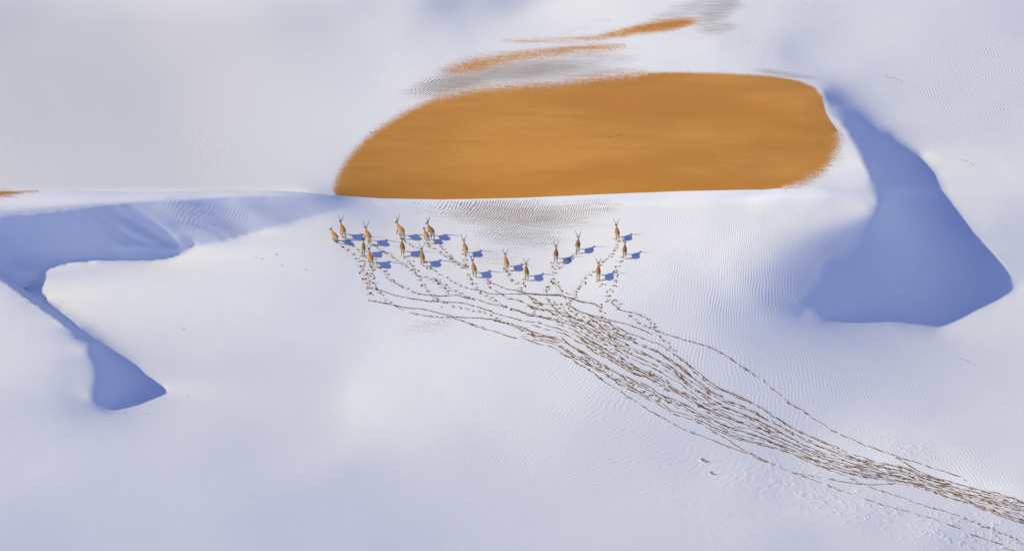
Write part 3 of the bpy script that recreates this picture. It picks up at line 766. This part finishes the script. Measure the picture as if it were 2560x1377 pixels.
T.append(('line',MK("1528,755 1539,765 1549,774 1567,779 1587,783 1606,789")))
T.append(('steps',MK("1606,789 1617,797 1627,805 1636,815 1644,827 1652,844 1670,859 1685,874 1696,887")))
T.append(('clusters',MK("1497,700 1509,718")))
T.append(('clusters',MK("1537,752 1545,757 1559,769")))
T.append(('steps',MK("1572,787 1592,802 1614,815 1634,824")))
# the lone upper track
T.append(('line',MK("1634,824 1654,832 1687,842 1720,852 1753,861 1774,869 1796,878")))
T.append(('streak',MK("1796,878 1814,888 1835,903 1857,920 1883,935 1909,952 1933,974 1962,996 1981,1013 1999,1022 2032,1045 2065,1064 2087,1079 2120,1093 2158,1111 2183,1120 2224,1134 2265,1148 2320,1166 2374,1183 2410,1197 2432,1212")))
# lower lone track
T.append(('steps',MK("963,747 985,764")))
T.append(('line',MK("985,764 1003,772 1012,777")))
T.append(('line',MK("1022,782 1050,787 1075,791 1100,794 1132,794 1142,798 1159,803 1176,810 1200,820")))
T.append(('streak',MK("1176,808 1214,825 1239,830 1264,838 1299,847 1325,853 1350,861 1375,864 1394,877 1407,885 1430,898 1447,912 1465,921 1485,933")))
T.append(('line',MK("1240,802 1270,810 1300,822 1340,832 1375,843 1400,858")))
T.append(('streak',MK("1485,933 1515,955 1544,975 1574,994 1606,1015 1636,1034 1667,1050 1699,1069 1742,1087 1784,1101 1824,1118 1858,1129 1902,1149 1949,1168 1996,1186 2046,1205 2093,1223 2140,1240 2187,1255 2231,1269 2284,1282 2338,1299 2395,1319 2419,1326")))
T.append(('streak',MK("2442,1339 2496,1359 2520,1371 2600,1398")))
T.append(('streak',MK("1784,1078 1834,1108 1880,1135 1930,1160")))
# lower branches
T.append(('streak',MK("2066,1172 2114,1189 2155,1209 2196,1225 2246,1241 2284,1255 2333,1270 2374,1282 2404,1291")))
T.append(('steps',MK("2412,1296 2432,1303 2470,1319 2498,1330 2528,1342 2560,1360 2640,1390")))
T.append(('streak',MK("1996,1184 2027,1189 2068,1196 2103,1203 2153,1209 2196,1211 2248,1208")))
T.append(('line',MK("2240,1143 2300,1180 2360,1202")))
# bundle lanes
fs=[(0.0,1690),(.07,1420),(.16,1480),(.25,1330),(.34,1440),(.43,1300),(.52,1400),(.61,1320),(.70,1340),(.79,1380),(.88,1300),(.95,1330),(1.0,1310)]
for f,u0 in fs:
    T.append(('streak',lane(f,u0,2700)))
for f,u0,u1 in ((.21,1500,1900),(.40,1420,1960),(.59,1450,1990),(.79,1560,1960)):
    T.append(('streak',lane(f,u0,u1,.03)))
for f,u0,u1 in ((.12,1330,1560),(.4,1330,1600),(.25,1330,1560),(.55,1480,1700),(.7,1480,1700),(.85,1450,1700)):
    T.append(('clusters',lane(f,u0,u1,.05)))
TRACKS = T
tv, tf, tm = [], [], []
def tri_clump(p, s, mat):
    b = len(tv); a0 = random.random() * 6.28
    for k in range(3):
        a_ = a0 + k * 2.094; tv.append((p[0] + s * math.cos(a_), p[1] + s * math.sin(a_), p[2] - .006))
    tv.append((p[0] + s * .3 * random.uniform(-1, 1), p[1] + s * .3 * random.uniform(-1, 1), p[2] + s * random.uniform(.35, .75)))
    for f in ((0, 1, 3), (1, 2, 3), (2, 0, 3)): tf.append(tuple(b + q for q in f)); tm.append(mat)
stamps = []      # world x,y,z, direction, length, width, spray, kind
def resample(pl, step):
    p = np.array(pl, float); d = np.hypot(*np.diff(p, axis=0).T); s = np.r_[0, np.cumsum(d)]
    t_ = np.arange(0, s[-1], step); return np.c_[np.interp(t_, s, p[:, 0]), np.interp(t_, s, p[:, 1])]
pit_list = []
for style, pl in TRACKS:
    q = resample(pl, 1.0)
    # gentle wander
    n = len(q); nx = np.interp(np.arange(n), np.arange(0, n + 40, 20), rng.normal(0, 1.0, len(np.arange(0, n + 40, 20))))
    q[:, 1] += nx * (0.8 if style != 'line' else .5)
    w = ground(q[:, 0], q[:, 1])
    s = np.r_[0, np.cumsum(np.hypot(*np.diff(w[:, :2], axis=0).T))]
    def at(x):
        return np.array([np.interp(x, s, w[:, k]) for k in range(3)])
    x = random.uniform(0, .3)
    while x < s[-1] - .1:
        p0 = at(x); p1 = at(min(x + .12, s[-1])); d = p1[:2] - p0[:2]; L = np.hypot(*d)
        if L < 1e-4: break
        d /= L
        pit_list.append((style, p0, d))
        if style == 'steps': x += random.uniform(.40, .62)
        elif style == 'clusters': x += random.uniform(.55, .85)
        elif style == 'line': x += random.uniform(.24, .46)
        else: x += random.uniform(.55, 1.05)
def pit(p, d, L, wd):
    """a pressed furrow: floor coloured dark as if shaded, between two low rims"""
    nrm = np.array([-d[1], d[0]]); b = len(tv); m = 5
    offs = []
    for k in range(m):
        f = k / (m - 1) - .5; prof = math.sqrt(max(0, 1 - (2 * f) ** 2 * .92)); j = random.uniform(-.35, .35) * min(wd, .03)
        offs.append((p[0] + d[0] * L * f + nrm[0] * j, p[1] + d[1] * L * f + nrm[1] * j, prof * wd * random.uniform(.7, 1.15)))
    pitq.append((offs, nrm))
pitq = []
flk = []
for style, p, d in pit_list:
    if style in ('steps', 'clusters'):
        nn = random.choice((2, 3, 3, 4)) if style == 'clusters' else random.choice((1, 2, 2))
        for k in range(nn):
            o = rng.normal(0, .17 if style == 'clusters' else .10, 2)
            pit((p[0] + o[0], p[1] + o[1]), np.array([.85, -.35]) if random.random() < .6 else d, random.uniform(.12, .24), random.uniform(.042, .068))
        for k in range(random.randint(20, 42)):
            r = abs(rng.normal(0, .19)); an = rng.normal(2.45, .8)
            flk.append((p[0] + r * math.cos(an) * 1.25 + rng.normal(0, .06), p[1] + r * math.sin(an) * 1.1 + rng.normal(0, .06), p[2], random.uniform(.018, .044), 1 if random.random() < (.85 if r < .2 else .5) else 2))
    elif style == 'line':
        pit((p[0], p[1]), d, random.uniform(.34, .62), random.uniform(.034, .056))
        for k in range(random.randint(5, 11)):
            o = rng.normal(0, .10, 2); flk.append((p[0] + o[0] + d[0] * random.uniform(-.2, .2) - .05, p[1] + o[1] + d[1] * random.uniform(-.2, .2) + .05, p[2], random.uniform(.016, .038), 1 if random.random() < .65 else 2))
    else:
        pit((p[0] + rng.normal(0, .04), p[1] + rng.normal(0, .03)), d, random.choice((.6, .9, 1.1, 1.3)) * random.uniform(.8, 1.2), random.uniform(.024, .050))
        if random.random() < .25:
            pit((p[0], p[1]), d, random.uniform(.25, .5), random.uniform(.05, .075))
            for k in range(random.randint(14, 26)):
                o = rng.normal(0, .13, 2); flk.append((p[0] + o[0] - .08, p[1] + o[1] + .08, p[2], random.uniform(.018, .045), 1))
        if random.random() < .10: pit((p[0] + rng.normal(0, .12), p[1] + rng.normal(0, .12)), d, random.uniform(.14, .3), random.uniform(.025, .04))
        for k in range(random.randint(4, 11)):
            o = rng.normal(0, .12, 2); tt = random.uniform(-.45, .35); flk.append((p[0] + o[0] + d[0] * tt - .05, p[1] + o[1] + d[1] * tt + .06, p[2], random.uniform(.016, .040), 1 if random.random() < .7 else 2))
ox = np.array([[o[0], o[1]] for offs, _ in pitq for o in offs]); n5 = np.repeat(np.array([nr for _, nr in pitq]), 5, 0); ww = np.array([o[2] for offs, _ in pitq for o in offs])
zref = np.repeat(np.array([p[2] for p in []] or [0.0]), 1)
def drape(xy, z0=None):
    return ground_xy(xy[:, 0], xy[:, 1], np.zeros(len(xy)) if z0 is None else z0)
for it_ in range(1):
    cz = drape(ox)
    for it2 in range(3): cz = drape(ox, cz)
lay = []
for side_, off, hh in ((-1, 1.7, -.006), (-1, 1.0, .020), (0, 0, .006), (1, 1.0, .020), (1, 1.7, -.006)):
    xy = ox + n5 * (side_ * off * ww)[:, None]; lay.append(np.c_[xy, drape(xy, cz) + hh])
b0 = len(tv)
lay = np.stack(lay, 1)                                # (npts, 5, 3)
tv.extend(map(tuple, lay.reshape(-1, 3)))
for i in range(len(pitq)):
    for k in range(4):
        a_ = b0 + (i * 5 + k) * 5; c_ = a_ + 5
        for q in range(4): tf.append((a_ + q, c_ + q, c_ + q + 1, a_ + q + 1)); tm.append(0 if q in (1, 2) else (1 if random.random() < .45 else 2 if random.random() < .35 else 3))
fl = np.array(flk); fz = drape(fl[:, :2], fl[:, 2]); fz = drape(fl[:, :2], fz)
for (x, y, _, s_, m_), z in zip(flk, fz): tri_clump((x, y, z), s_, m_)
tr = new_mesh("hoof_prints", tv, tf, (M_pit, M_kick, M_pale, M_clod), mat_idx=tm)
tag(tr, "brown hoof prints and kicked up sand leading down the snow slope", "hoof prints", None, "stuff")
print("hoof print faces", len(tf))

# ------------------------------------------------------------------ small things on the snow
M_grass = plain("dry_grass", (0.36, 0.31, 0.22), .9, .4)
M_twig = plain("dark_twig", (0.05, 0.042, 0.038), .9, .4)
def tuft(u, v, size, label):
    c = ground([u], [v])[0]; vs, fs, mi = [], [], []
    for k in range(46):
        a_ = random.random() * 6.28; ln = size * random.uniform(.5, 1.1); lean = random.uniform(.2, .9); w_ = .012
        bx, by = rng.normal(0, size * .22, 2); b = len(vs)
        ex, ey, ez = bx + math.cos(a_) * ln * lean, by + math.sin(a_) * ln * lean, ln * math.sqrt(max(.1, 1 - lean ** 2))
        pxx, pyy = -math.sin(a_) * w_, math.cos(a_) * w_
        vs += [(bx - pxx, by - pyy, -.03), (bx + pxx, by + pyy, -.03), (bx + (ex - bx) * .55 + pxx, by + (ey - by) * .55 + pyy, ez * .7), (bx + (ex - bx) * .55 - pxx, by + (ey - by) * .55 - pyy, ez * .7), (ex, ey, ez)]
        fs += [(b, b + 1, b + 2, b + 3), (b + 3, b + 2, b + 4)]; mi += [0, 0]
    root = bpy.data.objects.new("grass_tuft", None); root.location = c.tolist(); col.objects.link(root)
    new_mesh("blades", vs, fs, (M_grass,), parent=root)
    # snow drifted against it
    vs, fs = [(0, 0, size * .38)], []
    n = 14
    for r_ in (1, 2, 3):
        for k in range(n):
            a_ = 2 * math.pi * k / n; rr = size * .42 * r_ * random.uniform(.85, 1.15)
            vs.append((rr * math.cos(a_) * 1.25 - size * .5, rr * math.sin(a_) * .8 + size * .1, (size * .38) * (1 - (r_ / 3) ** 1.3) - .03))
    for k in range(n):
        fs.append((0, 1 + k, 1 + (k + 1) % n))
        for r_ in range(2): fs.append((1 + r_ * n + k, 1 + (r_ + 1) * n + k, 1 + (r_ + 1) * n + (k + 1) % n, 1 + r_ * n + (k + 1) % n))
    vs[0] = (-size * .5, size * .1, size * .38)
    new_mesh("snow_drift", vs, fs, (M_clod,), smooth=True, parent=root)
    tag(root, label, "grass tuft", "grass tufts half buried in snow")
tuft(1758, 1152, .34, "snow covered grass tuft, upper and larger of the pair below the hoof prints")
tuft(1779, 1184, .26, "snow covered grass tuft, lower and smaller of the pair below the hoof prints")
def twig_mesh():
    vs, fs = [], []
    for k in range(5):
        a_ = random.uniform(-.5, .5) + (math.pi if k % 2 else 0); L = random.uniform(.05, .13)
        v_, f_ = tube([(0, 0, 0), (math.cos(a_) * L * .5, math.sin(a_) * L * .4, .03), (math.cos(a_) * L, math.sin(a_) * L * .7, random.uniform(.01, .06))], [.009, .007, .004], 5)
        b = len(vs); vs += v_; fs += [tuple(b + q for q in f) for f in f_]
    return vs, fs
TWIGS = [
("specks on the far snow","tiny sprig of the row on far snow beyond the dune",[(2218,193),(2226,196),(2236,195),(2246,200),(2254,205)]),
("sprigs on the orange sand","tiny dark sprig on the bare orange sand",[(1523,344),(1531,343),(1545,339),(1552,338),(1527,446)]),
("dark sprigs above the sand","dark sprig alone on smooth snow above the upper sand streak",[(1519,52)]),
("","dark twig alone on the snow beside the shaded hollow edge",[(153,754)]),
("","dark speck of plant on the open snow between the two shaded hollows and the herd",[(460,823)]),
("sprigs left of the herd","tiny sprig between shaded hollow and herd",[(640,645),(655,648),(690,636),(694,638),(705,664),(765,675)]),
("sprigs beside the big shadow","small sprig past the big shadow's upper edge",[(2406,401),(2414,404),(2426,409),(2434,412)]),
("sprigs under the big shadow","small sprig past the big shadow's lower edge",[(2404,897),(2413,900),(2420,903)]),
("sprigs by the lower shadow","tiny sprig below the near dune's pointed shadow",[(314,1032),(370,1036),(470,992)]),
]

for gname, label, pts in TWIGS:
    for n_, (u, v) in enumerate(sorted(pts)):
        vs, fs = twig_mesh(); o = new_mesh("plant_sprig", vs, fs, (M_twig,))
        o.location = ground([u], [v])[0].tolist(); o.rotation_euler = (0, 0, random.uniform(-.5, .5))
        pos = {1: ("",), 3: ("leftmost ", "middle ", "rightmost ")}.get(len(pts)) or ("leftmost ", "second from left ", "third from left ", "fourth from left ", "fifth from left ", "rightmost ")[:len(pts) - 1] + ("rightmost ",)
        tag(o, pos[n_] + label, "plant sprig", gname if len(pts) > 1 else None)
# snow lumps thrown about where the surface is broken
vs, fs = [], []
for (cu, cv, su, sv, n) in ((2150,1262,260,40,150),(2450,1330,170,40,160),(2270,1118,70,20,34),(530,372,70,30,34),(2000,1182,110,16,60),(40,330,40,40,14),(2190,264,110,5,26)):
    uu = rng.normal(cu, su * .6, n); vv = rng.normal(cv, sv * .6, n); p = ground(uu, vv)
    for q in p:
        s_ = abs(rng.normal(.018, .016)) + .014; b = len(vs)
        ring = [(q[0] + s_ * math.cos(k * 1.2566) * random.uniform(.7, 1.3), q[1] + s_ * math.sin(k * 1.2566) * random.uniform(.7, 1.3)) for k in range(5)]
        vs += [(x, y, q[2] - .015) for x, y in ring] + [(q[0] + (x - q[0]) * .55, q[1] + (y - q[1]) * .55, q[2] + s_ * random.uniform(.5, .9)) for x, y in ring]
        for k in range(5): fs.append((b + k, b + (k + 1) % 5, b + 5 + (k + 1) % 5, b + 5 + k))
        fs.append(tuple(b + 5 + k for k in range(5)))
lump = new_mesh("snow_lumps", vs, fs, (M_clod,))
tag(lump, "small broken lumps of crusted snow scattered on the slope", "snow lumps", None, "stuff")
